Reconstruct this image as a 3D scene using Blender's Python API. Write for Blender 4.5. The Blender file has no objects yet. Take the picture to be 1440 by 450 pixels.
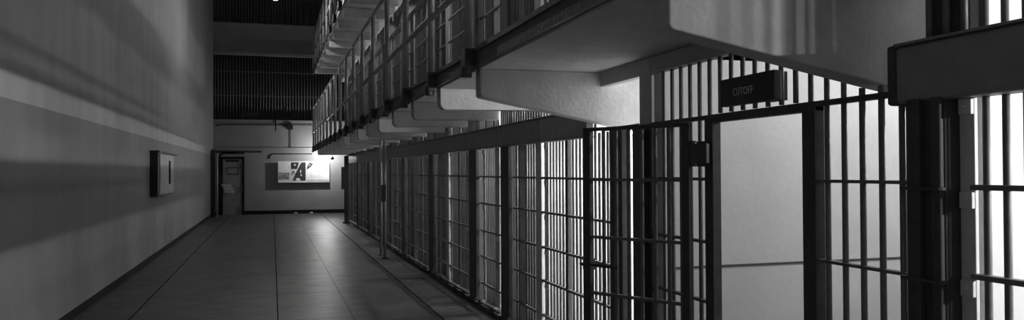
import bpy, bmesh, math, random
from mathutils import Vector, Matrix
random.seed(7)
COL = bpy.context.scene.collection
PI = math.pi

# ------------------------------------------------------------------ materials
def mat(name, base, rough=0.6, metal=0.0, nscale=0, namt=0.0, bump=0.0, bscale=40, stretch=(1, 1, 1), spec=0.5):
    m = bpy.data.materials.new(name); m.use_nodes = True
    nt = m.node_tree; b = nt.nodes['Principled BSDF']
    b.inputs['Base Color'].default_value = (base, base, base, 1)
    b.inputs['Roughness'].default_value = rough
    b.inputs['Metallic'].default_value = metal
    b.inputs['Specular IOR Level'].default_value = spec
    tc = nt.nodes.new('ShaderNodeTexCoord')
    mp = nt.nodes.new('ShaderNodeMapping'); mp.inputs['Scale'].default_value = stretch
    nt.links.new(tc.outputs['Object'], mp.inputs['Vector'])
    if nscale:
        n = nt.nodes.new('ShaderNodeTexNoise'); n.inputs['Scale'].default_value = nscale; n.inputs['Detail'].default_value = 6
        nt.links.new(mp.outputs[0], n.inputs['Vector'])
        r = nt.nodes.new('ShaderNodeValToRGB')
        r.color_ramp.elements[0].position = 0.3; r.color_ramp.elements[1].position = 0.7
        lo = base * (1 - namt); hi = base * (1 + namt)
        r.color_ramp.elements[0].color = (lo, lo, lo, 1); r.color_ramp.elements[1].color = (hi, hi, hi, 1)
        nt.links.new(n.outputs['Fac'], r.inputs[0]); nt.links.new(r.outputs[0], b.inputs['Base Color'])
    if bump:
        n2 = nt.nodes.new('ShaderNodeTexNoise'); n2.inputs['Scale'].default_value = bscale; n2.inputs['Detail'].default_value = 8
        nt.links.new(mp.outputs[0], n2.inputs['Vector'])
        bp = nt.nodes.new('ShaderNodeBump'); bp.inputs['Strength'].default_value = bump; bp.inputs['Distance'].default_value = 0.02
        nt.links.new(n2.outputs['Fac'], bp.inputs['Height']); nt.links.new(bp.outputs[0], b.inputs['Normal'])
    return m

M = {}
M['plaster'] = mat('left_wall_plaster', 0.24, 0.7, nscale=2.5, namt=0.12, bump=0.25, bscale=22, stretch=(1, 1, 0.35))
M['passage'] = mat('passage_paint', 0.60, 0.55, nscale=2.2, namt=0.06, bump=0.12, bscale=18)
M['cell'] = mat('cell_paint', 0.66, 0.6, nscale=2, namt=0.06, bump=0.15, bscale=12)
M['concrete'] = mat('gallery_concrete', 0.46, 0.75, nscale=5, namt=0.12, bump=0.25, bscale=30)
M['far'] = mat('end_wall_paint', 0.26, 0.7, nscale=1.5, namt=0.1, bump=0.15, bscale=14)
M['dark_wall'] = mat('dark_masonry', 0.06, 0.8, nscale=1.5, namt=0.2)  # even dark grey base with random tone variation
M['ceiling'] = mat('ceiling_paint', 0.10, 0.8, nscale=1.0, namt=0.15)
M['steel'] = mat('dark_painted_steel', 0.06, 0.6, nscale=14, namt=0.2, bump=0.1, bscale=60)
M['bar'] = mat('bar_steel', 0.15, 0.5, nscale=20, namt=0.15)
M['beam'] = mat('beam_steel', 0.22, 0.5, nscale=9, namt=0.12, bump=0.08, bscale=50)
M['plate'] = mat('grey_plate_paint', 0.62, 0.5, nscale=14, namt=0.1)
M['chan'] = mat('channel_steel', 0.07, 0.5, nscale=20, namt=0.2, bump=0.3, bscale=30)
M['rail'] = mat('handrail_pipe', 0.4, 0.4, nscale=12, namt=0.15)
M['curb'] = mat('skirting_paint', 0.012, 0.8, nscale=8, namt=0.2, spec=0.1)
M['black'] = mat('black_enamel', 0.012, 0.55)
M['sign'] = mat('sign_face', 0.02, 0.5)
M['letters'] = mat('sign_lettering', 0.6, 0.6)
M['poster'] = mat('poster_paper', 0.75, 0.6, nscale=3, namt=0.05)
M['ink'] = mat('poster_ink', 0.03, 0.6)
M['midink'] = mat('poster_grey_ink', 0.25, 0.6, nscale=7, namt=0.7)
M['paleink'] = mat('poster_pale_ink', 0.55, 0.6, nscale=4, namt=0.25)
M['door'] = mat('end_door_paint', 0.24, 0.6, nscale=5, namt=0.12)
M['paper'] = mat('loose_paper', 0.5, 0.7, nscale=12, namt=0.3)

def emis(name, s):
    m = bpy.data.materials.new(name); m.use_nodes = True
    b = m.node_tree.nodes['Principled BSDF']
    b.inputs['Base Color'].default_value = (1, 1, 1, 1)
    b.inputs['Emission Color'].default_value = (1, 1, 1, 1); b.inputs['Emission Strength'].default_value = s
    return m
M['bulb'] = emis('lit_bulb', 60); M['bulb_small'] = emis('small_lit_bulb', 12)

# floor: dark polished concrete slabs with scored joints
def floor_mat():
    m = bpy.data.materials.new('polished_floor'); m.use_nodes = True
    nt = m.node_tree; N = nt.nodes; L = nt.links; b = N['Principled BSDF']
    tc = N.new('ShaderNodeTexCoord'); sx = N.new('ShaderNodeSeparateXYZ'); L.new(tc.outputs['Object'], sx.inputs[0])
    def mth(op, a, b_=None, c=None):
        n = N.new('ShaderNodeMath'); n.operation = op
        for i, v in enumerate((a, b_, c)):
            if v is None: continue
            if isinstance(v, (int, float)): n.inputs[i].default_value = v
            else: L.new(v, n.inputs[i])
        return n.outputs[0]
    masks = []
    for X, w in ((-1.63, .008), (0.062, .007), (0.93, .003), (1.93, .012)):
        d = mth('ABSOLUTE', mth('SUBTRACT', sx.outputs[0], X)); masks.append(mth('LESS_THAN', d, w))
    for off, per, w, x0, x1 in ((0.6, 1.9, .0025, -1.63, 0.06), (1.2, 2.1, .005, 0.06, 1.93), (0.2, 1.56, .004, 1.93, 2.6)):
        q = mth('PINGPONG', mth('SUBTRACT', sx.outputs[1], off), per / 2)
        t = mth('LESS_THAN', q, w)
        t = mth('MULTIPLY', t, mth('GREATER_THAN', sx.outputs[0], x0)); t = mth('MULTIPLY', t, mth('LESS_THAN', sx.outputs[0], x1))
        masks.append(t)
    a = masks[0]
    for k in masks[1:]: a = mth('MAXIMUM', a, k)
    n1 = N.new('ShaderNodeTexNoise'); n1.inputs['Scale'].default_value = 1.4; n1.inputs['Detail'].default_value = 9; n1.inputs['Roughness'].default_value = .65
    L.new(tc.outputs['Object'], n1.inputs['Vector'])
    mp = N.new('ShaderNodeMapping'); mp.inputs['Scale'].default_value = (1.0, 6.0, 1); L.new(tc.outputs['Object'], mp.inputs[0])
    n2 = N.new('ShaderNodeTexNoise'); n2.inputs['Scale'].default_value = 2.2; n2.inputs['Detail'].default_value = 6; L.new(mp.outputs[0], n2.inputs['Vector'])
    s = mth('MULTIPLY', n1.outputs['Fac'], n2.outputs['Fac'])
    r = N.new('ShaderNodeValToRGB'); r.color_ramp.elements[0].position = .12; r.color_ramp.elements[1].position = .42
    r.color_ramp.elements[0].color = (.035, .035, .035, 1); r.color_ramp.elements[1].color = (.125, .125, .125, 1); L.new(s, r.inputs[0])
    mx = N.new('ShaderNodeMixRGB'); L.new(a, mx.inputs[0]); L.new(r.outputs[0], mx.inputs[1]); mx.inputs[2].default_value = (.015, .015, .015, 1)
    L.new(mx.outputs[0], b.inputs['Base Color'])
    L.new(mth('MULTIPLY', mth('SUBTRACT', 1.0, a), .42), b.inputs['Specular IOR Level'])
    rr = N.new('ShaderNodeMapRange'); rr.inputs[1].default_value = .3; rr.inputs[2].default_value = .7; rr.inputs[3].default_value = .30; rr.inputs[4].default_value = .52
    L.new(n2.outputs['Fac'], rr.inputs[0]); L.new(rr.outputs[0], b.inputs['Roughness'])
    bp = N.new('ShaderNodeBump'); bp.inputs['Strength'].default_value = .25; bp.inputs['Distance'].default_value = .01
    L.new(s, bp.inputs['Height']); L.new(bp.outputs[0], b.inputs['Normal'])
    return m
M['floor'] = floor_mat()
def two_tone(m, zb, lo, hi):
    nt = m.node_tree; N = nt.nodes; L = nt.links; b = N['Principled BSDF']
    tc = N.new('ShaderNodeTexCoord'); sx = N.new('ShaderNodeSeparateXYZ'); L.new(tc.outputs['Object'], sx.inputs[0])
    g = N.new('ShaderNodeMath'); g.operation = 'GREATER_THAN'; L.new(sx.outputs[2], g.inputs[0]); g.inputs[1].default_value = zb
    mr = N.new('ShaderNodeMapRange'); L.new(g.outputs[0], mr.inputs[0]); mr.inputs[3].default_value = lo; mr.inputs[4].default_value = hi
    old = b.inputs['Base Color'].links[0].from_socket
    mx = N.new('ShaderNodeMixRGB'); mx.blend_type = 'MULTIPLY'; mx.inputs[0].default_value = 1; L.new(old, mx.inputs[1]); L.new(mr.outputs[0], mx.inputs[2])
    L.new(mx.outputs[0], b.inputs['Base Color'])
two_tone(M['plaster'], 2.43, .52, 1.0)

# ------------------------------------------------------------------ mesh helpers
def nb(): return bmesh.new()
def box(bm, x0, x1, y0, y1, z0, z1):
    vs = [bm.verts.new(p) for p in ((x0,y0,z0),(x1,y0,z0),(x1,y1,z0),(x0,y1,z0),(x0,y0,z1),(x1,y0,z1),(x1,y1,z1),(x0,y1,z1))]
    for f in ((0,3,2,1),(4,5,6,7),(0,1,5,4),(1,2,6,5),(2,3,7,6),(3,0,4,7)): bm.faces.new([vs[i] for i in f])
    return bm
def tube(bm, p, q, r, n=12):
    p = Vector(p); q = Vector(q); d = (q - p).normalized()
    a = d.orthogonal().normalized(); b = d.cross(a)
    r0 = [bm.verts.new(p + r*(math.cos(t)*a + math.sin(t)*b)) for t in [2*PI*i/n for i in range(n)]]
    r1 = [bm.verts.new(q + r*(math.cos(t)*a + math.sin(t)*b)) for t in [2*PI*i/n for i in range(n)]]
    for i in range(n):
        f = bm.faces.new((r0[i], r0[(i+1)%n], r1[(i+1)%n], r1[i])); f.smooth = True
    bm.faces.new(r0[::-1]); bm.faces.new(r1)
    return bm
def path(bm, pts, r, n=10):
    for a, b in zip(pts, pts[1:]): tube(bm, a, b, r, n)
    for c in pts[1:-1]: bmesh.ops.create_uvsphere(bm, u_segments=n, v_segments=6, radius=r*1.02, matrix=Matrix.Translation(c))
    return bm
def prism_y(bm, prof, y0, y1):
    """polygon in X-Z extruded along Y"""
    a = [bm.verts.new((x, y0, z)) for x, z in prof]; b = [bm.verts.new((x, y1, z)) for x, z in prof]
    n = len(prof)
    for i in range(n): bm.faces.new((a[i], a[(i+1)%n], b[(i+1)%n], b[i]))
    bm.faces.new(a[::-1]); bm.faces.new(b)
    return bm
def obj(name, bm, m, parent=None, bevel=0.0, origin=None):
    me = bpy.data.meshes.new(name)
    if origin is not None: bmesh.ops.translate(bm, verts=bm.verts, vec=-Vector(origin))
    bmesh.ops.recalc_face_normals(bm, faces=bm.faces)
    bm.to_mesh(me); bm.free()
    me.materials.append(M[m] if isinstance(m, str) else m)
    o = bpy.data.objects.new(name, me); COL.objects.link(o)
    if origin is not None: o.location = origin
    if parent is not None:
        o.parent = parent; o.location = Vector(o.location) - Vector(parent.get('_w', (0,0,0)))
    if bevel:
        b = o.modifiers.new('bevel', 'BEVEL'); b.width = bevel; b.segments = 2; b.limit_method = 'ANGLE'
    return o
def thing(name, label, cat, loc, group=None):
    o = bpy.data.objects.new(name, None); COL.objects.link(o); o.location = loc
    o['_w'] = tuple(loc); o['label'] = label; o['category'] = cat; o.empty_display_size = .1
    if group: o['group'] = group
    return o
def tag(o, label, cat, group=None):
    o['label'] = label; o['category'] = cat
    if group: o['group'] = group
    return o
def struct(name, bm, m, bevel=0):
    o = obj(name, bm, m, bevel=bevel); o['kind'] = 'structure'; return o
def inst(src, name, parent, loc):
    """another copy of a part's mesh, at a world place"""
    o = src.copy(); o.name = name; COL.objects.link(o); o.parent = parent
    w = Vector(parent.get('_w', (0,0,0))) if parent else Vector((0,0,0))
    o.location = Vector(loc) - w
    return o

# ------------------------------------------------------------------ numbers of the place
XF = 2.57            # front plane of posts and locking beams
XB = 2.66            # plane of the bars
PITCH = 1.56
TIPX = 1.59
SLAB = 2.57; TOP = 2.71
YEND = 31.3; YFAR = 34.0
XL = -2.30
PN, PF = 2.56, 5.12  # cutoff passage between these

# ------------------------------------------------------------------ setting
struct('floor', box(nb(), -2.9, 9.6, -3, 36, -.12, 0), 'floor')
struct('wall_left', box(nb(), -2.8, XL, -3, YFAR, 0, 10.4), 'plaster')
struct('baseboard_left', box(nb(), XL, XL+.02, -3, YFAR-.4, 0, .105), 'curb', .004)
struct('ceiling', box(nb(), -2.8, 9.6, -3, 36, 10.4, 10.6), 'ceiling')
struct('wall_far', box(nb(), -2.8, 5.3, YFAR, YFAR+.3, 0, 3.86), 'far')
struct('wall_far_upper', box(nb(), -2.8, 5.3, YFAR, YFAR+.3, 6.60, 7.86), 'far')
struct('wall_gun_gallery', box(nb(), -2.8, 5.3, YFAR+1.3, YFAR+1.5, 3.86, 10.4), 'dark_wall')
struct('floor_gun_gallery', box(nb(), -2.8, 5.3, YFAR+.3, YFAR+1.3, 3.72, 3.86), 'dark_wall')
struct('baseboard_far', box(nb(), -1.12, 5.2, YFAR-.025, YFAR, 0, .15), 'curb', .005)
struct('baseboard_far_corner', box(nb(), XL, -2.02, YFAR-.025, YFAR, 0, .15), 'curb', .005)
struct('trim_1', box(nb(), XL, 5.2, YFAR-.10, YFAR, 2.66, 2.76), 'far', .01)
struct('trim_2', box(nb(), XL, 5.2, YFAR-.12, YFAR, 3.80, 3.90), 'far', .01)
struct('trim_3', box(nb(), XL, 5.2, YFAR-.10, YFAR, 6.55, 6.70), 'far', .02)
struct('trim_4', box(nb(), XL, 5.2, YFAR-.06, YFAR, 7.80, 7.90), 'far', .01)
struct('wall_cell_back', box(nb(), 5.0, 5.15, PF, YFAR, 0, 8.6), 'cell')
struct('wall_cell_back_near', box(nb(), 5.0, 5.15, -3, PN, 0, 8.6), 'cell')
struct('wall_behind', box(nb(), -2.8, 9.6, -3.2, -3, 0, 10.4), 'dark_wall')
# cutoff passage
struct('wall_passage_far', box(nb(), 2.70, 9.4, PF, PF+.16, 0, 8.6), 'passage')
struct('trim_5', box(nb(), 2.72, 9.4, PF-.012, PF, 1.028, 1.042), 'steel', .003)
struct('wall_passage_near', box(nb(), 2.72, 9.4, PN-.14, PN, 0, 8.6), 'passage')
struct('wall_passage_end', box(nb(), 9.4, 9.6, PN-.14, PF+.16, 0, 8.6), 'passage')
struct('ceiling_passage', box(nb(), 2.80, 9.4, PN, PF, 3.55, 3.70), 'concrete')

struct('floor_cells', box(nb(), 2.73, 5.0, PF+.16, 29.3, 0, .03), 'cell')

# ------------------------------------------------------------------ galleries: slab, steel edge channel, tapered brackets
def gallery(off, label, nb_from, y0, side_only=False):
    g = thing('gallery_walkway', label, 'walkway', (TIPX, y0, SLAB+off))
    obj('slab', box(nb(), TIPX, 2.80, y0, YEND, SLAB+off, TOP+off), 'concrete', g, origin=(TIPX, y0, SLAB+off))
    obj('edge_channel', box(box(nb(), TIPX-.045, TIPX+.004, y0, YEND+.02, SLAB+.015+off, TOP+.012+off), TIPX-.065, TIPX-.04, y0, YEND+.02, TOP-.02+off, TOP+.015+off), 'chan', g, origin=(TIPX, y0, SLAB+off))
    prof = [(TIPX, SLAB), (TIPX, 2.362), (TIPX+.006, 2.348), (TIPX+.020, 2.340), (2.72, 2.13), (3.02, 2.08), (3.02, SLAB)]
    src = None
    for k in range(nb_from, 16):
        y = 6.05 + k*PITCH
        if k == -1: continue
        if src is None or k == 1:
            if k > 0: prof = [(TIPX, SLAB), (TIPX, 2.405), (TIPX+.012, 2.385), (TIPX+.035, 2.365), (TIPX+.06, 2.358), (2.642, 2.37), (2.642, SLAB)]
            bm = prism_y(nb(), [(x, z+off) for x, z in prof], y, y+.145)
            src = obj('bracket', bm, 'concrete', g, .008, origin=(TIPX, y, SLAB+off))
        else: inst(src, 'bracket', g, (TIPX, y, SLAB+off))
    return g
gallery(0, 'lower concrete gallery on tapered brackets passing over the cutoff grille', -2, -1.5)
gallery(3.0, 'upper concrete gallery whose pale brackets show high above the railing', 3, 6.0)
# cell ceilings / floors of the block (behind the fronts)
for i, (off, ya, yb) in enumerate(((0, PF, YFAR), (0, -3, PN-.14), (3.0, PF, YFAR), (3.0, -3, PN-.14))):
    struct('ceiling_cells' + ('' if not i else '_' + ('near', 'upper', 'upper_near')[i-1]), box(nb(), 2.80, 5.0, ya, yb, SLAB+off, TOP+off), 'cell')
struct('ceiling_block_top', box(nb(), 2.60, 9.4, -3, YFAR, 8.6, 8.75), 'concrete')

# ------------------------------------------------------------------ cell fronts
BARS = [('front', None)]
def bar_mesh(z0, z1, r=.0145):
    return tube(nb(), (0,0,z0), (0,0,z1), r, 8)
bar_src = {}
def add_bar(g, y, z0, z1, x=XB):
    key = (round(z0,2), round(z1,2))
    if key not in bar_src:
        o = obj('bar', tube(nb(), (0,0,z0), (0,0,z1), .0145, 8), 'bar', g)
        w = Vector(g['_w']); o.location = Vector((x, y, 0)) - Vector((w.x, w.y, 0)); o.location.z = -w.z
        bar_src[key] = o; return o
    return inst(bar_src[key], 'bar', g, (x, y, 0))
RAILZ = (.28, .63, .97, 1.325, 1.675)

def plate(g, y0, y1, off, tabs=True, top=2.04):
    o = obj('lock_plate', box(nb(), XB-.006, XB+.012, y0, y1, .06+off, 2.24+off), 'plate', g, .003)
    o.location = -Vector(g['_w'])
    if tabs:
        yc = y0 + (y1-y0)*.45
        for z in RAILZ + (2.05,):
            bm = box(nb(), XB-.022, XB-.004, yc-.03, yc+.03, z-.085+off, z-.02+off)
            tube(bm, (XB-.034, yc, z-.052+off), (XB-.01, yc, z-.052+off), .010, 8)
            obj('bolt_tab', bm, 'plate', o, .003)
    return o

def cell_front(name_label, ya, yb, off, plates, stiles, gray, group, low=None, post=True, postw=.24, detail=True, x_post=XF):
    """ya: far edge of the near post, yb: near edge of the far post"""
    g = thing('cell_front', name_label, 'cell bars', (XB, ya, off), group)
    w = Vector(g['_w'])
    def loc(o): o.location = -w; return o
    blocks = [(p0-.015, p1+.015) for p0, p1 in plates] + [(s-.05, s+.05) for s in stiles] + ([(gray-.10, gray+.10)] if gray else [])
    y = yb - .05
    while y > ya + .03:
        if not any(b0 < y < b1 for b0, b1 in blocks): add_bar(g, y, .05+off, (2.07 if low and y < low else 2.56)+off)
        y -= .087
    for p0, p1 in plates: plate(g, p0, p1, off, detail)
    y = yb + postw - .02
    while y > ya + .03 and off < 1:
        if any(b0 < y < b1 for b0, b1 in blocks) or y > yb - .05: add_bar(g, y, 2.25+off, 2.56+off)
        y -= .087
    for s in stiles: loc(obj('door_stile', box(nb(), XB-.025, XB+.02, s-.032, s+.032, .04+off, 2.30+off), 'steel', g, .004))
    if gray: loc(obj('grey_post', box(nb(), XB-.03, XB+.04, gray-.09, gray+.09, 0+off, 2.24+off), 'plate', g, .004))
    segs = [(ya, yb)] if not gray else [(ya, gray-.09), (gray+.09, yb)]
    for z in RAILZ:
        for a, b in segs:
            if b-a > .05: loc(obj('rail', box(nb(), XB-.034, XB+.010, a, b, z-.011+off, z+.011+off), 'bar', g, .003))
    loc(obj('sill', box(nb(), XF-.03, XB+.06, ya, yb, 0+off, .045+off), 'steel', g, .006))
    if detail:
        loc(obj('roller_track', tube(nb(), (XF-.02, ya+.03, .075+off), (XF-.02, yb-.05, .075+off), .016, 8), 'bar', g))
        n = max(2, int((yb-ya)/.5))
        for i in range(n):
            yy = ya + (i+.5)*(yb-ya)/n
            r = loc(obj('roller', tube(nb(), (XF-.045, yy, .06+off), (XF+.03, yy, .06+off), .038, 12), 'steel', g))
    if post:
        p = loc(obj('post', box(box(nb(), XF, XF+.05, yb, yb+postw, 0+off, 2.03+off), XF+.05, XB+.05, yb+.06, yb+postw-.02, 0+off, 2.27+off), 'steel', g, .004))
    return g

parts_y = []   # partition centres
posts = [(5.51, 5.74), (8.54, 8.86), (10.02, 10.39), (12.95, 13.30), (15.96, 16.24), (19.0, 19.28), (22.0, 22.3), (25.05, 25.33), (28.1, 28.4)]
grays = [7.66, None, 12.06, 15.0, 18.05, 21.05, 24.1, 27.15]
ordn = ['first', 'narrow second', 'third', 'fourth', 'fifth', 'sixth', 'seventh', 'eighth']
def fronts(off, storey):
    for i in range(8):
        a = posts[i][1]; b = posts[i+1][0]
        if off > 4 and i < 3: continue
        if i == 1: pl = [(9.20, 9.40), (b-.16, b-.06)]; st = []
        else: pl = [(b-.37, b-.16), (b-1.12, b-1.0), (b-2.19, b-2.08)]; st = [b-1.67]
        lab = '%s steel barred cell front past the cutoff opening, %s storey' % (ordn[i], storey)
        g = cell_front(lab, a, b, off, pl, st, grays[i], 'barred cell fronts along the %s storey' % storey, postw=posts[i+1][1]-b, detail=(i < 5 and off < 1), low=(6.22 if i == 0 and off < 1 else None))
        if i == 0:
            p = obj('post', box(nb(), XF, XF+.05, posts[0][0], posts[0][1], off, 2.07+off), 'steel', g, .004); p.location = -Vector(g['_w'])
fronts(0, 'lowest'); fronts(2.79, 'middle'); fronts(5.79, 'top')
pc = [(p[0]+p[1])/2 for p in posts[1:]] + [g for g in grays if g]
for k, y in enumerate(sorted(pc)):
    struct('wall_partition_%d' % (k+1), box(nb(), XB+.05, 5.0, y-.05, y+.05, 0, 8.6), 'cell')
# end of the block
struct('wall_block_end', box(nb(), 2.6, 5.0, 29.3, 29.45, 0, 8.6), 'concrete')
g = cell_front('last barred cell front, deepest in the row on the lowest storey', 28.4, 29.28, 0, [(28.6, 28.75)], [], None, 'barred cell fronts along the lowest storey', post=False, detail=False)

# slit beside the passage corner
g = thing('passage_corner_post', 'dark steel corner post at the far side of the cutoff opening', 'post', (XF, 5.22, 0))
w = -Vector(g['_w'])
o = obj('post', box(nb(), XF+.05, 2.72, 5.13, 5.30, 0, 2.085), 'steel', g, .005); o.location = w
o = obj('upper_pier', box(nb(), XF+.05, 2.72, 5.13, 5.30, 2.085, SLAB-.002), 'concrete', g, .005); o.location = w
o = obj('header', box(nb(), 2.63, 2.70, 5.30, 6.045, 2.45, SLAB-.002), 'concrete', g, .005); o.location = w
o = obj('flange', box(nb(), XF+.01, XF+.05, 5.16, 5.345, 0, 2.06), 'steel', g, .005); o.location = w
o = obj('top_rail', box(nb(), XB-.03, XB+.02, 5.33, 6.0, 2.075, 2.10), 'steel', g, .003); o.location = w
# near cell front
g = cell_front('nearest barred cell front, cropped at the edge beside the wide dark post', .35, 2.42, 0, [(.9, 1.1)], [], None, None, post=False)
w = -Vector(g['_w'])
o = plate(g, 2.42, 2.49, 0, True)
o = obj('lock_plate', box(nb(), XB-.006, XB+.012, 2.365, 2.425, 2.29, 2.56), 'plate', g, .003); o.location = w
g2 = thing('wide_corner_post', 'wide dark steel post between the cutoff grille and the nearest cell', 'post', (XF, 2.55, 0))
w = -Vector(g2['_w'])
o = obj('post', box(nb(), XF+.015, 2.72, 2.495, 2.70, 0, 2.10), 'steel', g2, .006); o.location = w
o = obj('flange', box(nb(), XF-.015, XF+.016, 2.60, 2.665, 0, 2.04), 'steel', g2, .006); o.location = w
o = obj('flange', box(nb(), XF-.008, XF+.016, 2.50, 2.55, 0, 2.04), 'steel', g2, .006); o.location = w
o = obj('upper_post', box(nb(), 2.685, 2.72, 2.46, 2.66, 2.10, SLAB-.002), 'steel', g2, .004); o.location = w
o = obj('crossbar', box(nb(), XF-.022, XF+.016, 2.495, 2.70, 1.285, 1.30), 'steel', g2, .003); o.location = w
o = obj('crossbar', box(nb(), XF-.022, XF+.016, 2.495, 2.70, 1.66, 1.675), 'steel', g2, .003); o.location = w
# upper near bars of middle storey are above the frame; front there kept plain
g = cell_front('barred cell front of the middle storey directly above the cutoff', 2.54, 5.36, 2.79, [], [], None, 'barred cell fronts along the middle storey', post=False, detail=False)

# ------------------------------------------------------------------ locking beams
def beam(label, y0, y1, off, joints):
    g = thing('locking_beam', label, 'steel beam', (XF, y0, 2.04+off)); w = -Vector(g['_w'])
    ys = [y0] + joints + [y1]
    for a, b in zip(ys, ys[1:]):
        o = obj('cover_panel', box(nb(), XF, XF+.075, a+.006, b-.006, 2.045+off, 2.27+off), 'beam', g, .010); o.location = w
    o = obj('bottom_flange', box(nb(), XF-.012, XF+.075, y0, y1, 2.030+off, 2.045+off), 'beam', g, .003); o.location = w
    o = obj('top_flange', box(nb(), XF-.012, XF+.075, y0, y1, 2.27+off, 2.285+off), 'beam', g, .003); o.location = w
    return g
J = [7.456 + 1.56*k for k in range(-1, 14)]
b1 = beam('long dark locking beam above the row of lowest cell fronts', 6.22, 29.3, 0, [j for j in J if 6.3 < j < 29])
b2 = beam('dark locking beam over the middle storey cell fronts behind the railing', 2.6, 29.3, 2.79, [j for j in J if 3 < j < 29])
g = thing('locking_beam', 'massive dark box beam resting above the wide corner post, closest to the camera', 'steel beam', (XF, .3, 2.04)); w = -Vector(g['_w'])
bm = prism_y(nb(), [(XF, 2.04), (XF, 2.262), (XF+.012, 2.274), (XF+.11, 2.274), (XF+.11, 2.03), (XF+.012, 2.03)], .3, 2.735)
o = obj('box_beam', bm, 'beam', g, .008); o.location = w
o = obj('end_cap', box(nb(), XF-.014, XF+.12, 2.735, 2.775, 2.022, 2.282), 'steel', g, .014); o.location = w
o = obj('top_flange', box(nb(), XF-.014, XF+.11, .3, 2.735, 2.274, 2.286), 'beam', g, .003); o.location = w

# ------------------------------------------------------------------ cutoff grille
XG = 2.65
g = thing('cutoff_grille', 'full-height barred grille with an open doorway across the cutoff passage', 'grille', (XG, 3.9, 0)); w = -Vector(g['_w'])
def P(name, bm, m, bev=.003):
    o = obj(name, bm, m, g, bev); o.location = w; return o
gy = [2.785 + .1215*k for k in range(19)]
for y in gy:
    if 3.40 < y < 4.33: add_bar(g, y, 2.10, 2.46, XG)
    elif y < 4.98: add_bar(g, y, .03, 2.13 if y < 3.10 else 2.46, XG)
P('jamb', box(nb(), XG-.03, XG+.03, 3.33, 3.43, 0, 2.07), 'steel')
P('jamb', box(nb(), XG-.03, XG+.03, 4.29, 4.385, 0, 2.07), 'steel')
P('lintel', box(nb(), XG-.025, XG+.03, 3.33, 4.385, 2.045, 2.095), 'steel')
P('header', box(nb(), XG-.03, XG+.05, 3.097, 5.12, 2.45, 2.568), 'concrete', .006)
P('rail', box(nb(), XG-.022, XG+.022, 2.70, 3.33, 2.068, 2.095), 'steel')
P('rail', box(nb(), XG-.022, XG+.022, 4.385, 5.13, 2.068, 2.095), 'steel')
for z in (1.69, 1.29, .91, .52, .13):
    P('rail', box(nb(), XG-.022, XG+.018, 2.70, 3.33, z-.008, z+.008), 'bar')
    P('rail', box(nb(), XG-.022, XG+.018, 4.385, 5.13, z-.010, z+.010), 'bar')
pl = P('lock_plate', box(nb(), XG-.004, XG+.012, 4.955, 5.115, 0, 2.45), 'plate')
for z in (2.06, 2.18, 1.66, 1.26, .88, .49): obj('bolt_tab', box(nb(), XG-.018, XG-.003, 5.03, 5.09, z-.07, z-.01), 'plate', pl, .003)
P('hinge_bracket', box(nb(), XG-.06, XG-.02, 4.33, 4.47, 1.77, 1.93), 'steel', .005)
P('threshold', box(nb(), XG-.04, XG+.04, 2.70, 5.13, 0, .018), 'steel')

# open gate, swung out into the corridor
hx, hy = 2.485, 4.355; fx, fy = 2.10, 5.046
ang = math.atan2(fy-hy, fx-hx); Lg = math.hypot(fx-hx, fy-hy)
gate = thing('barred_gate', 'open barred steel gate swung out from the cutoff doorway', 'gate', (hx, hy, 0))
gate.rotation_euler = (0, 0, ang)
def GP(name, bm, m, bev=.003): return obj(name, bm, m, gate, bev)
gate['_w'] = (0, 0, 0)
GP('stile', box(nb(), -.02, .035, -.022, .022, .05, 2.045), 'steel')
GP('stile', box(nb(), Lg-.03, Lg+.03, -.022, .022, .05, 2.045), 'steel')
GP('top_rail', box(nb(), .035, Lg-.03, -.015, .015, 2.02, 2.045), 'steel')
GP('bottom_rail', box(nb(), .035, Lg-.03, -.015, .015, .05, .09), 'steel')
for z in (1.685, 1.29, .905, .50): GP('rail', box(nb(), .02, Lg+.02, -.022, .014, z-.010, z+.010), 'bar')
for i in range(6):
    u = .035 + (Lg-.065)*(i+1)/7
    GP('bar', tube(nb(), (u, 0, .06), (u, 0, 2.03), .0145, 8), 'bar')
GP('hinge', tube(nb(), (-.035, .0, 1.77), (-.035, 0, 1.93), .024, 12), 'steel')
GP('hinge', box(nb(), -.14, .03, -.018, .018, 1.79, 1.91), 'steel')
GP('hinge', box(nb(), -.14, .03, -.018, .018, .30, .42), 'steel')
lt = GP('latch_bolt', path(nb(), [(Lg-.27, .035, 1.10), (Lg+.05, .035, 1.10)], .012, 8), 'steel')
GP('lock_box', box(nb(), Lg-.035, Lg+.034, -.027, .027, 1.06, 1.14), 'steel', .005)

# CUTOFF sign
s = thing('cutoff_sign', 'black box sign reading CUTOFF above the open doorway', 'sign', (2.585, 3.865, 2.21)); w = -Vector(s['_w'])
o = obj('sign_box', box(nb(), 2.575, 2.625, 3.60, 4.125, 2.125, 2.287), 'sign', s, .004); o.location = w
o = obj('back_plate', box(nb(), 2.69, 2.715, 3.67, 3.80, 2.13, 2.29), 'black', s, .002); o.location = w
o = obj('mounting_clip', box(box(nb(), 2.62, 2.69, 3.70, 3.72, 2.19, 2.22), 2.62, 2.68, 4.0, 4.02, 2.19, 2.22), 'steel', s); o.location = w
cu = bpy.data.curves.new('cutoff_text', 'FONT'); cu.body = 'CUTOFF'; cu.size = .062; cu.extrude = .0012; cu.align_x = 'CENTER'; cu.space_character = 1.12
to = bpy.data.objects.new('tmp_text', cu); COL.objects.link(to)
dg = bpy.context.evaluated_depsgraph_get()
me = bpy.data.meshes.new_from_object(to.evaluated_get(dg)); bpy.data.objects.remove(to)
me.materials.clear(); me.materials.append(M['letters'])
lo = bpy.data.objects.new('lettering', me); COL.objects.link(lo); lo.parent = s
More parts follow.
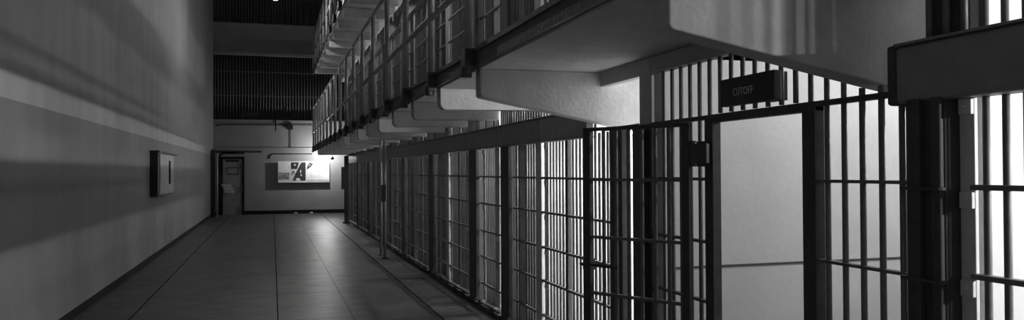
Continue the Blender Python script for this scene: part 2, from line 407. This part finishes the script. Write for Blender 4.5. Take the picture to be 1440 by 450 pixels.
lo.matrix_local = Matrix.Translation(Vector((2.5735, 3.89, 2.180)) + w) @ Matrix.Rotation(-PI/2, 4, 'Z') @ Matrix.Rotation(PI/2, 4, 'X') @ Matrix.Diagonal((.80, 1, 1, 1))

# ------------------------------------------------------------------ railings
def railing(label, off, k0, ztop, zmid):
    g = thing('gallery_railing', label, 'railing', (1.5, 6.05, TOP+off)); w = Vector(g['_w'])
    y1 = YEND; ystart = 5.6 if k0 == 0 else 6.05 + k0*PITCH
    def R(z, r): 
        o = obj('rail', tube(nb(), (1.505, ystart, z), (1.505, y1, z), r, 12), 'rail', g); o.location = -w
    R(ztop, .028); R(zmid, .028)
    src = None; fs = None
    for k in range(k0, 17):
        y = 6.12 + k*PITCH
        if src is None:
            src = obj('post', tube(nb(), (0,0,-.12), (0,0,ztop-TOP-off), .036, 14), 'rail', g, origin=(0,0,0)); src.location = Vector((1.515, y, TOP+off)) - w
            bm = box(nb(), -.05, .035, -.075, .075, -.17, .02); tube(bm, (-.02,0,-.21), (-.02,0,-.12), .045, 12)
            fs = obj('post_foot', bm, 'chan', g, .008); fs.location = Vector((1.515, y, TOP+off)) - w
        else:
            inst(src, 'post', g, (1.515, y, TOP+off)); inst(fs, 'post_foot', g, (1.515, y, TOP+off))
    return g
railing('pipe railing along the edge of the lower gallery', 0, 0, 4.19, 3.26)
railing('dark pipe railing along the edge of the upper gallery', 3.0, 3, 6.95, 6.3)

# ------------------------------------------------------------------ standing pipes and boxes
g = thing('standpipe', 'pale floor-to-gallery pipe with a switch box before the cell fronts', 'pipe', (2.17, 15.86, 0)); w = -Vector(g['_w'])
for nm, bm, m in (('pipe', tube(nb(), (2.17, 15.86, 0), (2.17, 15.86, 2.40), .032, 12), 'rail'), ('floor_flange', tube(nb(), (2.17, 15.86, 0), (2.17, 15.86, .02), .07, 12), 'steel'),
                  ('switch_box', box(nb(), 2.09, 2.18, 15.77, 15.825, 1.14, 1.48), 'steel')):
    o = obj(nm, bm, m, g); o.location = w
g = thing('standpipe', 'thinner vertical pipe just behind the one with the switch box', 'pipe', (2.165, 16.42, 0)); w = -Vector(g['_w'])
for nm, bm, m in (('pipe', tube(nb(), (2.165, 16.42, 0), (2.165, 16.42, 2.40), .028, 12), 'rail'), ('floor_flange', tube(nb(), (2.165, 16.42, 0), (2.165, 16.42, .02), .06, 12), 'steel')):
    o = obj(nm, bm, m, g); o.location = w
g = thing('support_post', 'dark square post at the far end of the cell row', 'post', (2.40, 26.95, 0)); w = -Vector(g['_w'])
for nm, bm, m in (('post', box(nb(), 2.33, 2.47, 26.95, 27.09, 0, 2.28), 'black'), ('control_box', box(nb(), 2.24, 2.33, 26.95, 27.15, 1.15, 1.9), 'black'), ('base', box(nb(), 2.28, 2.5, 26.9, 27.14, 0, .05), 'black')):
    o = obj(nm, bm, m, g, .006); o.location = w

# left wall cabinet
g = thing('wall_cabinet', 'dark metal cabinet mounted on the long corridor wall', 'cabinet', (XL, 17.4, 1.7)); w = -Vector(g['_w'])
def Wp(nm, bm, m, bev=.004):
    o = obj(nm, bm, m, g, bev); o.location = w; return o
Wp('body', box(nb(), XL, -2.155, 16.75, 19.35, 1.27, 2.16), 'black')
Wp('lid', box(nb(), XL, -2.12, 16.72, 19.9, 2.14, 2.185), 'black')
d = Wp('door', box(nb(), -2.155, -2.14, 17.0, 19.2, 1.30, 2.12), 'door')
obj('handle', box(nb(), -2.14, -2.11, 18.35, 18.45, 1.5, 2.0), 'black', d)
g = thing('corner_post', 'thin dark post where the corridor wall meets the end wall', 'post', (XL+.1, 32.3, 0)); w = -Vector(g['_w'])
o = obj('post', box(nb(), XL+.021, XL+.17, 32.4, 32.62, 0, 2.62), 'black', g, .008); o.location = w
o = obj('pipe', tube(nb(), (XL+.24, 32.5, 0), (XL+.24, 32.5, 2.5), .035, 10), 'rail', g); o.location = w

# ------------------------------------------------------------------ end wall
g = thing('steel_door', 'closed grey door in the end wall, notices hanging by its latch', 'door', (-1.55, YFAR, 0)); w = -Vector(g['_w'])
Wp('leaf', box(nb(), -1.93, -1.20, YFAR-.05, YFAR-.005, 0, 2.28), 'door')
Wp('frame', box(box(box(nb(), -2.02, -1.93, YFAR-.07, YFAR, 0, 2.36), -1.20, -1.10, YFAR-.07, YFAR, 0, 2.36), -2.02, -1.10, YFAR-.07, YFAR, 2.28, 2.38), 'curb')
Wp('nameplate', box(nb(), -1.83, -1.30, YFAR-.062, YFAR-.05, 2.16, 2.26), 'black')
Wp('hatch', box(nb(), -1.74, -1.36, YFAR-.07, YFAR-.05, 1.68, 1.92), 'door')
Wp('hatch_frame', box(box(box(nb(), -1.76, -1.33, YFAR-.075, YFAR-.05, 1.91, 1.94), -1.37, -1.34, YFAR-.075, YFAR-.05, 1.66, 1.92), -1.76, -1.33, YFAR-.075, YFAR-.05, 1.65, 1.68), 'black')
Wp('lock_box', box(nb(), -2.12, -1.92, YFAR-.16, YFAR-.06, 1.26, 1.60), 'black')
Wp('hinge', box(nb(), -1.20, -1.15, YFAR-.10, YFAR-.04, 1.85, 2.15), 'black')
Wp('hinge', box(nb(), -1.20, -1.15, YFAR-.10, YFAR-.04, .95, 1.2), 'black')
Wp('hinge', box(nb(), -1.20, -1.15, YFAR-.10, YFAR-.04, .15, .4), 'black')
for i, (x, z, r) in enumerate(((-1.78, 1.20, .12), (-1.72, 1.06, .2), (-1.66, .95, .1))):
    bm = box(nb(), -.2, .2, -.004, .004, -.06, .06); bmesh.ops.rotate(bm, verts=bm.verts, matrix=Matrix.Rotation(r, 3, 'Y')); 
    o = obj('paper_notice', bm, 'paper'); o.location = (x, YFAR-.075, z)
    tag(o, ('upper crumpled notice hung across the end wall door', 'middle pale notice hung across the end wall door', 'lowest pale notice hung across the end wall door')[i], 'notice')
o = obj('conduit_pipe', path(nb(), [(-2.25, YFAR-.05, 2.58), (-.42, YFAR-.05, 2.58)], .028), 'curb'); tag(o, 'horizontal dark conduit running above the end wall door', 'pipe')
o = obj('conduit_pipe', path(nb(), [(-2.06, YFAR-.05, .1), (-2.06, YFAR-.05, 2.40), (-1.98, YFAR-.05, 2.50), (-1.85, YFAR-.05, 2.53), (-1.1, YFAR-.05, 2.53)], .035), 'curb'); tag(o, 'bent dark conduit rising beside the end wall door', 'pipe')
o = obj('conduit_pipe', path(nb(), [(-.12, YFAR-.02, 2.3), (-.10, YFAR-.02, 2.42), (0, YFAR-.02, 2.50), (1.6, YFAR-.02, 2.50)], .02), 'curb'); tag(o, 'thin curved conduit above the poster board', 'pipe')

# poster board standing off the wall
YB = YFAR - .17
g = thing('poster_board', 'brightly lit information board with a poster and text on the end wall', 'notice board', (1.28, YB, 1.75)); w = -Vector(g['_w'])
Wp('board', box(nb(), .22, 2.30, YB, YB+.03, 1.30, 2.19), 'poster', .003)
for x in (.4, 1.2, 2.1): Wp('bracket', box(nb(), x-.03, x+.03, YB+.03, YFAR, 1.7, 1.76), 'steel')
Wp('photo_panel', box(nb(), .25, .68, YB-.004, YB, 1.42, 1.72), 'midink', 0)
Wp('dark_panel', box(nb(), .74, 1.33, YB-.004, YB, 1.37, 2.14), 'ink', 0)
bm = nb()
def poly(bm, pts, y, t=.003):
    a = [bm.verts.new((x, y, z)) for x, z in pts]; b = [bm.verts.new((x, y-t, z)) for x, z in pts]; n = len(pts)
    for i in range(n): bm.faces.new((a[i], a[(i+1)%n], b[(i+1)%n], b[i]))
    bm.faces.new(a); bm.faces.new(b[::-1])
def disc(bm, cx, cz, r, y, n=20): poly(bm, [(cx+r*math.cos(2*PI*i/n), cz+r*math.sin(2*PI*i/n)) for i in range(n)], y)
poly(bm, [(.74, 1.38), (.74, 1.86), (.98, 1.86), (1.06, 2.13), (1.17, 2.13), (.82, 1.38)], YB-.004)
disc(bm, .895, 2.035, .04, YB-.0065)
poly(bm, [(1.12, 1.84), (1.16, 1.80), (1.14, 1.70), (1.10, 1.72)], YB-.004)
poly(bm, [(1.13, 1.66), (1.18, 1.62), (1.16, 1.56), (1.12, 1.58)], YB-.004)
poly(bm, [(.92, 1.38), (.98, 1.50), (1.10, 1.46), (1.13, 1.38)], YB-.004)
Wp('poster_figure', bm, 'poster', 0)
bm = nb()
poly(bm, [(.755, 1.93), (.755, 2.13), (.90, 2.13), (.965, 2.09), (.985, 2.02), (.95, 1.95), (.88, 1.92)], YB-.004, .002)
poly(bm, [(.75, 1.60), (.77, 1.74), (.83, 1.80), (.89, 1.74), (.88, 1.64), (.85, 1.62), (.85, 1.72), (.82, 1.74), (.80, 1.68), (.79, 1.60)], YB-.007)
poly(bm, [(.77, 1.37), (1.13, 2.10), (1.19, 2.10), (.83, 1.43)], YB-.007)
Wp('poster_stroke', bm, 'ink', 0)
bm = nb(); poly(bm, [(1.38, 1.83), (1.40, 2.0), (1.50, 2.14), (1.64, 2.08), (1.54, 1.95)], YB-.001, .004); Wp('tilted_picture', bm, 'ink', 0)
bm = nb(); poly(bm, [(1.40, 1.98), (1.51, 2.09), (1.58, 2.06), (1.49, 1.96)], YB-.005, .003); Wp('tilted_picture_inset', bm, 'midink', 0)
bm = nb()
for z in (1.92, 1.84, 1.76, 1.68, 1.60, 1.53): box(bm, 1.5 + .02*random.random(), 2.0 + .15*random.random(), YB-.003, YB, z-.012, z+.012)
Wp('text_lines', bm, 'paleink', 0)
Wp('lower_strip', box(nb(), 1.38, 2.28, YB-.003, YB, 1.32, 1.42), 'paleink', 0)

# spot lamp on the last gallery bracket
g = thing('spot_lamp', 'small hanging lamp head beside the board under the gallery end', 'lamp', (2.36, 33.0, 2.36)); w = -Vector(g['_w'])
Wp('stem', tube(nb(), (2.36, 33.0, 2.36), (2.36, 33.0, 2.66), .012, 8), 'black'); Wp('arm', tube(nb(), (2.36, 33.0, 2.65), (2.36, YFAR-.02, 2.65), .016, 8), 'black')
bm = nb(); bmesh.ops.create_uvsphere(bm, u_segments=14, v_segments=10, radius=.075, matrix=Matrix.Translation((2.36, 33.0, 2.30)) @ Matrix.Diagonal((1, 1, .8, 1))); Wp('head', bm, 'black', 0)

# gun gallery grilles
def gun(label, z0, z1, pitch, rails):
    g = thing('gun_gallery_grille', label, 'grille', (0, YFAR+.12, z0)); w = -Vector(g['_w'])
    src = None; n = int((5.2-XL)/pitch)
    n = min(n, 62)
    for i in range(n):
        x = XL + .06 + i*pitch
        if src is None:
            src = obj('bar', tube(nb(), (0,0,0), (0,0,z1-z0), .017, 6), 'bar', g, origin=(0,0,0)); src.location = Vector((x, YFAR+.12, z0)) + w
        else: inst(src, 'bar', g, (x, YFAR+.12, z0))
    for z in rails: 
        o = obj('rail', box(nb(), XL, 5.0, YFAR+.11, YFAR+.13, z-.014, z+.014), 'bar', g); o.location = w
gun('tall barred grille of the gun gallery across the end wall', 3.87, 6.6, .118, (4.9, 5.9))
gun('topmost barred opening of the end wall, close under the roof', 7.87, 10.4, .118, (9.0,))
o = obj('gallery_plate', box(nb(), -1.22, -.56, YFAR-.02, YFAR+.04, 4.05, 4.20), 'black'); tag(o, 'small black plate on the gun gallery bars', 'sign')
bm = nb()
for i in range(14): box(bm, -.5+.115*i, -.42+.115*i, YFAR-.06, YFAR+.02, 3.90, 4.0)
o = obj('toothed_strip', bm, 'black'); tag(o, 'row of short dark teeth along the gun gallery ledge', 'metal strip')
g = thing('loudspeaker', 'small dark loudspeaker box hanging on the band below the gun gallery', 'loudspeaker', (.72, YFAR-.1, 3.6)); w = -Vector(g['_w'])
Wp('body', box(nb(), .60, .82, YFAR-.2, YFAR, 3.52, 3.72), 'black'); Wp('conduit', tube(nb(), (.72, YFAR-.03, 2.78), (.72, YFAR-.03, 4.2), .014, 8), 'curb')
o = obj('conduit_pipe', path(nb(), [(-2.2, YFAR-.05, 3.66), (-1.9, YFAR-.05, 3.70), (.1, YFAR-.05, 3.70), (1.6, YFAR-.05, 3.72)], .02), 'curb'); tag(o, 'long thin conduit under the gun gallery ledge', 'pipe')
o = obj('conduit_pipe', tube(nb(), (.13, YFAR-.145, 3.45), (.13, YFAR-.145, 4.15), .022, 8), 'curb'); tag(o, 'short vertical pipe stub beside the loudspeaker', 'pipe')
for i, x in enumerate((.92, 1.55)):
    bm = nb(); bmesh.ops.create_icosphere(bm, subdivisions=2, radius=.05, matrix=Matrix.Diagonal((1.6, 1, .7, 1)))
    for v in bm.verts: v.co += Vector((random.uniform(-.012,.012), random.uniform(-.012,.012), 0))
    o = obj('crumpled_paper', bm, 'paper'); o.location = (x, YFAR-.25, .035)
    tag(o, ('scrap of paper on the floor under the poster middle', 'second scrap of paper on the floor, nearer the cells')[i], 'paper scrap')

# hanging corridor lamp
g = thing('hanging_lamp', 'bright lamp hanging high in the middle of the corridor', 'lamp', (.08, 22, 6.47)); w = -Vector(g['_w'])
bm = nb(); bmesh.ops.create_uvsphere(bm, u_segments=20, v_segments=12, radius=.16, matrix=Matrix.Translation((.08, 22, 6.49)) @ Matrix.Diagonal((1, 1, .6, 1)))
for f in bm.faces: f.smooth = True
Wp('bulb', bm, 'bulb', 0)
bm = nb(); prof = [(.06, .30), (.10, .22), (.30, .10), (.31, .08)]
rings = [[bm.verts.new((.08 + r*math.cos(2*PI*i/24), 22 + r*math.sin(2*PI*i/24), 6.47+z)) for i in range(24)] for r, z in prof]
for a, b in zip(rings, rings[1:]):
    for i in range(24): bm.faces.new((a[i], a[(i+1)%24], b[(i+1)%24], b[i]))
Wp('shade', bm, 'steel', 0); Wp('rod', tube(nb(), (.08, 22, 6.75), (.08, 22, 10.4), .015, 8), 'steel', 0)

# ------------------------------------------------------------------ lights
def lamp(x, y, z, p, r=.05):
    d = bpy.data.lights.new('lamp_light', 'POINT'); d.energy = p; d.shadow_soft_size = r
    o = bpy.data.objects.new('lamp_light', d); COL.objects.link(o); o.location = (x, y, z); return o
def tube_lamp(y, z, p, x=4.93, ln=.3):
    d = bpy.data.lights.new('tube_light', 'AREA'); d.shape = 'RECTANGLE'; d.size = .04; d.size_y = ln; d.energy = p
    o = bpy.data.objects.new('tube_light', d); COL.objects.link(o); o.location = (x, y, z); o.rotation_euler = (0, math.radians(72), 0); return o
walls = [5.2] + sorted(pc) + [29.3]
for i, (a, b) in enumerate(zip(walls, walls[1:])):
    k = (b-a)/1.5
    tube_lamp((a+b)/2, 2.485, (78 if i < 3 else 48)*k, ln=.5*(b-a))
    tube_lamp((a+b)/2, 5.27, 19*k, ln=.5*(b-a))
    if b > 10: tube_lamp((a+b)/2, 8.30, 10*k, ln=.5*(b-a))
tube_lamp(1.3, 2.485, 60)
tube_lamp(-.2, 2.485, 90)
tube_lamp(1.3, 5.27, 30)
tube_lamp(-1.5, 2.485, 30)
lamp(-1.5, -2.5, 2.27, 22, .08)                # corridor lamp behind the camera
lamp(5.2, 3.6, 2.95, 78, .05)               # cutoff passage
lamp(2.12, 33.2, 2.50, 80, .03)              # over the poster board
lamp(.08, 22, 6.32, 45, .1)
def fixture(x, y, z, ztop, label):
    g = thing('ceiling_lamp', label, 'lamp', (x, y, z)); ww = -Vector(g['_w'])
    for nm, bm in (('socket', tube(nb(), (x, y, z+.06), (x, y, z+.14), .035, 12)), ('cord', tube(nb(), (x, y, z+.14), (x, y, ztop), .008, 6))):
        o = obj(nm, bm, 'steel', g); o.location = ww
fixture(5.2, 3.6, 2.95, 3.55, 'bare bulb hanging in the cutoff passage behind the grille')
fixture(3.163, 6.6, 2.12, 2.57, 'small bright bulb glimpsed through the slit beside the open gate')
g = bpy.data.objects['ceiling_lamp.001']
bm = nb(); bmesh.ops.create_uvsphere(bm, u_segments=14, v_segments=10, radius=.032, matrix=Matrix.Translation((0, 0, 0)) @ Matrix.Diagonal((1, 1, 1.3, 1)))
o = obj('bulb', bm, 'bulb_small'); o.parent = g; o.location = (0, 0, .0)

wd = bpy.data.worlds.new('world'); bpy.context.scene.world = wd; wd.use_nodes = True
wd.node_tree.nodes['Background'].inputs[0].default_value = (.5, .5, .5, 1); wd.node_tree.nodes['Background'].inputs[1].default_value = .01

# ------------------------------------------------------------------ camera
f = 1100.0
psi = math.atan((720-383)/f); pit = math.atan(15/f); roll = .005
cam = bpy.data.cameras.new('camera'); cam.lens = f/1440*36; cam.sensor_width = 36; cam.sensor_fit = 'HORIZONTAL'; cam.clip_start = .05
co = bpy.data.objects.new('camera', cam); COL.objects.link(co); co.location = (0, 0, 1.75)
fw = Vector((math.sin(psi)*math.cos(pit), math.cos(psi)*math.cos(pit), math.sin(pit)))
r = Vector((math.cos(psi), -math.sin(psi), 0)); u = r.cross(fw)
R = math.cos(roll)*r - math.sin(roll)*u; U = math.cos(roll)*u + math.sin(roll)*r
co.rotation_euler = Matrix((R, U, -fw)).transposed().to_euler()
bpy.context.scene.camera = co
sc = bpy.context.scene
sc.view_settings.view_transform = 'Standard'; sc.view_settings.look = 'None'; sc.view_settings.gamma = 1; sc.view_settings.use_curve_mapping = False
sc.view_settings.exposure = 0.6
for o in bpy.data.objects:
    if '_w' in o: del o['_w']
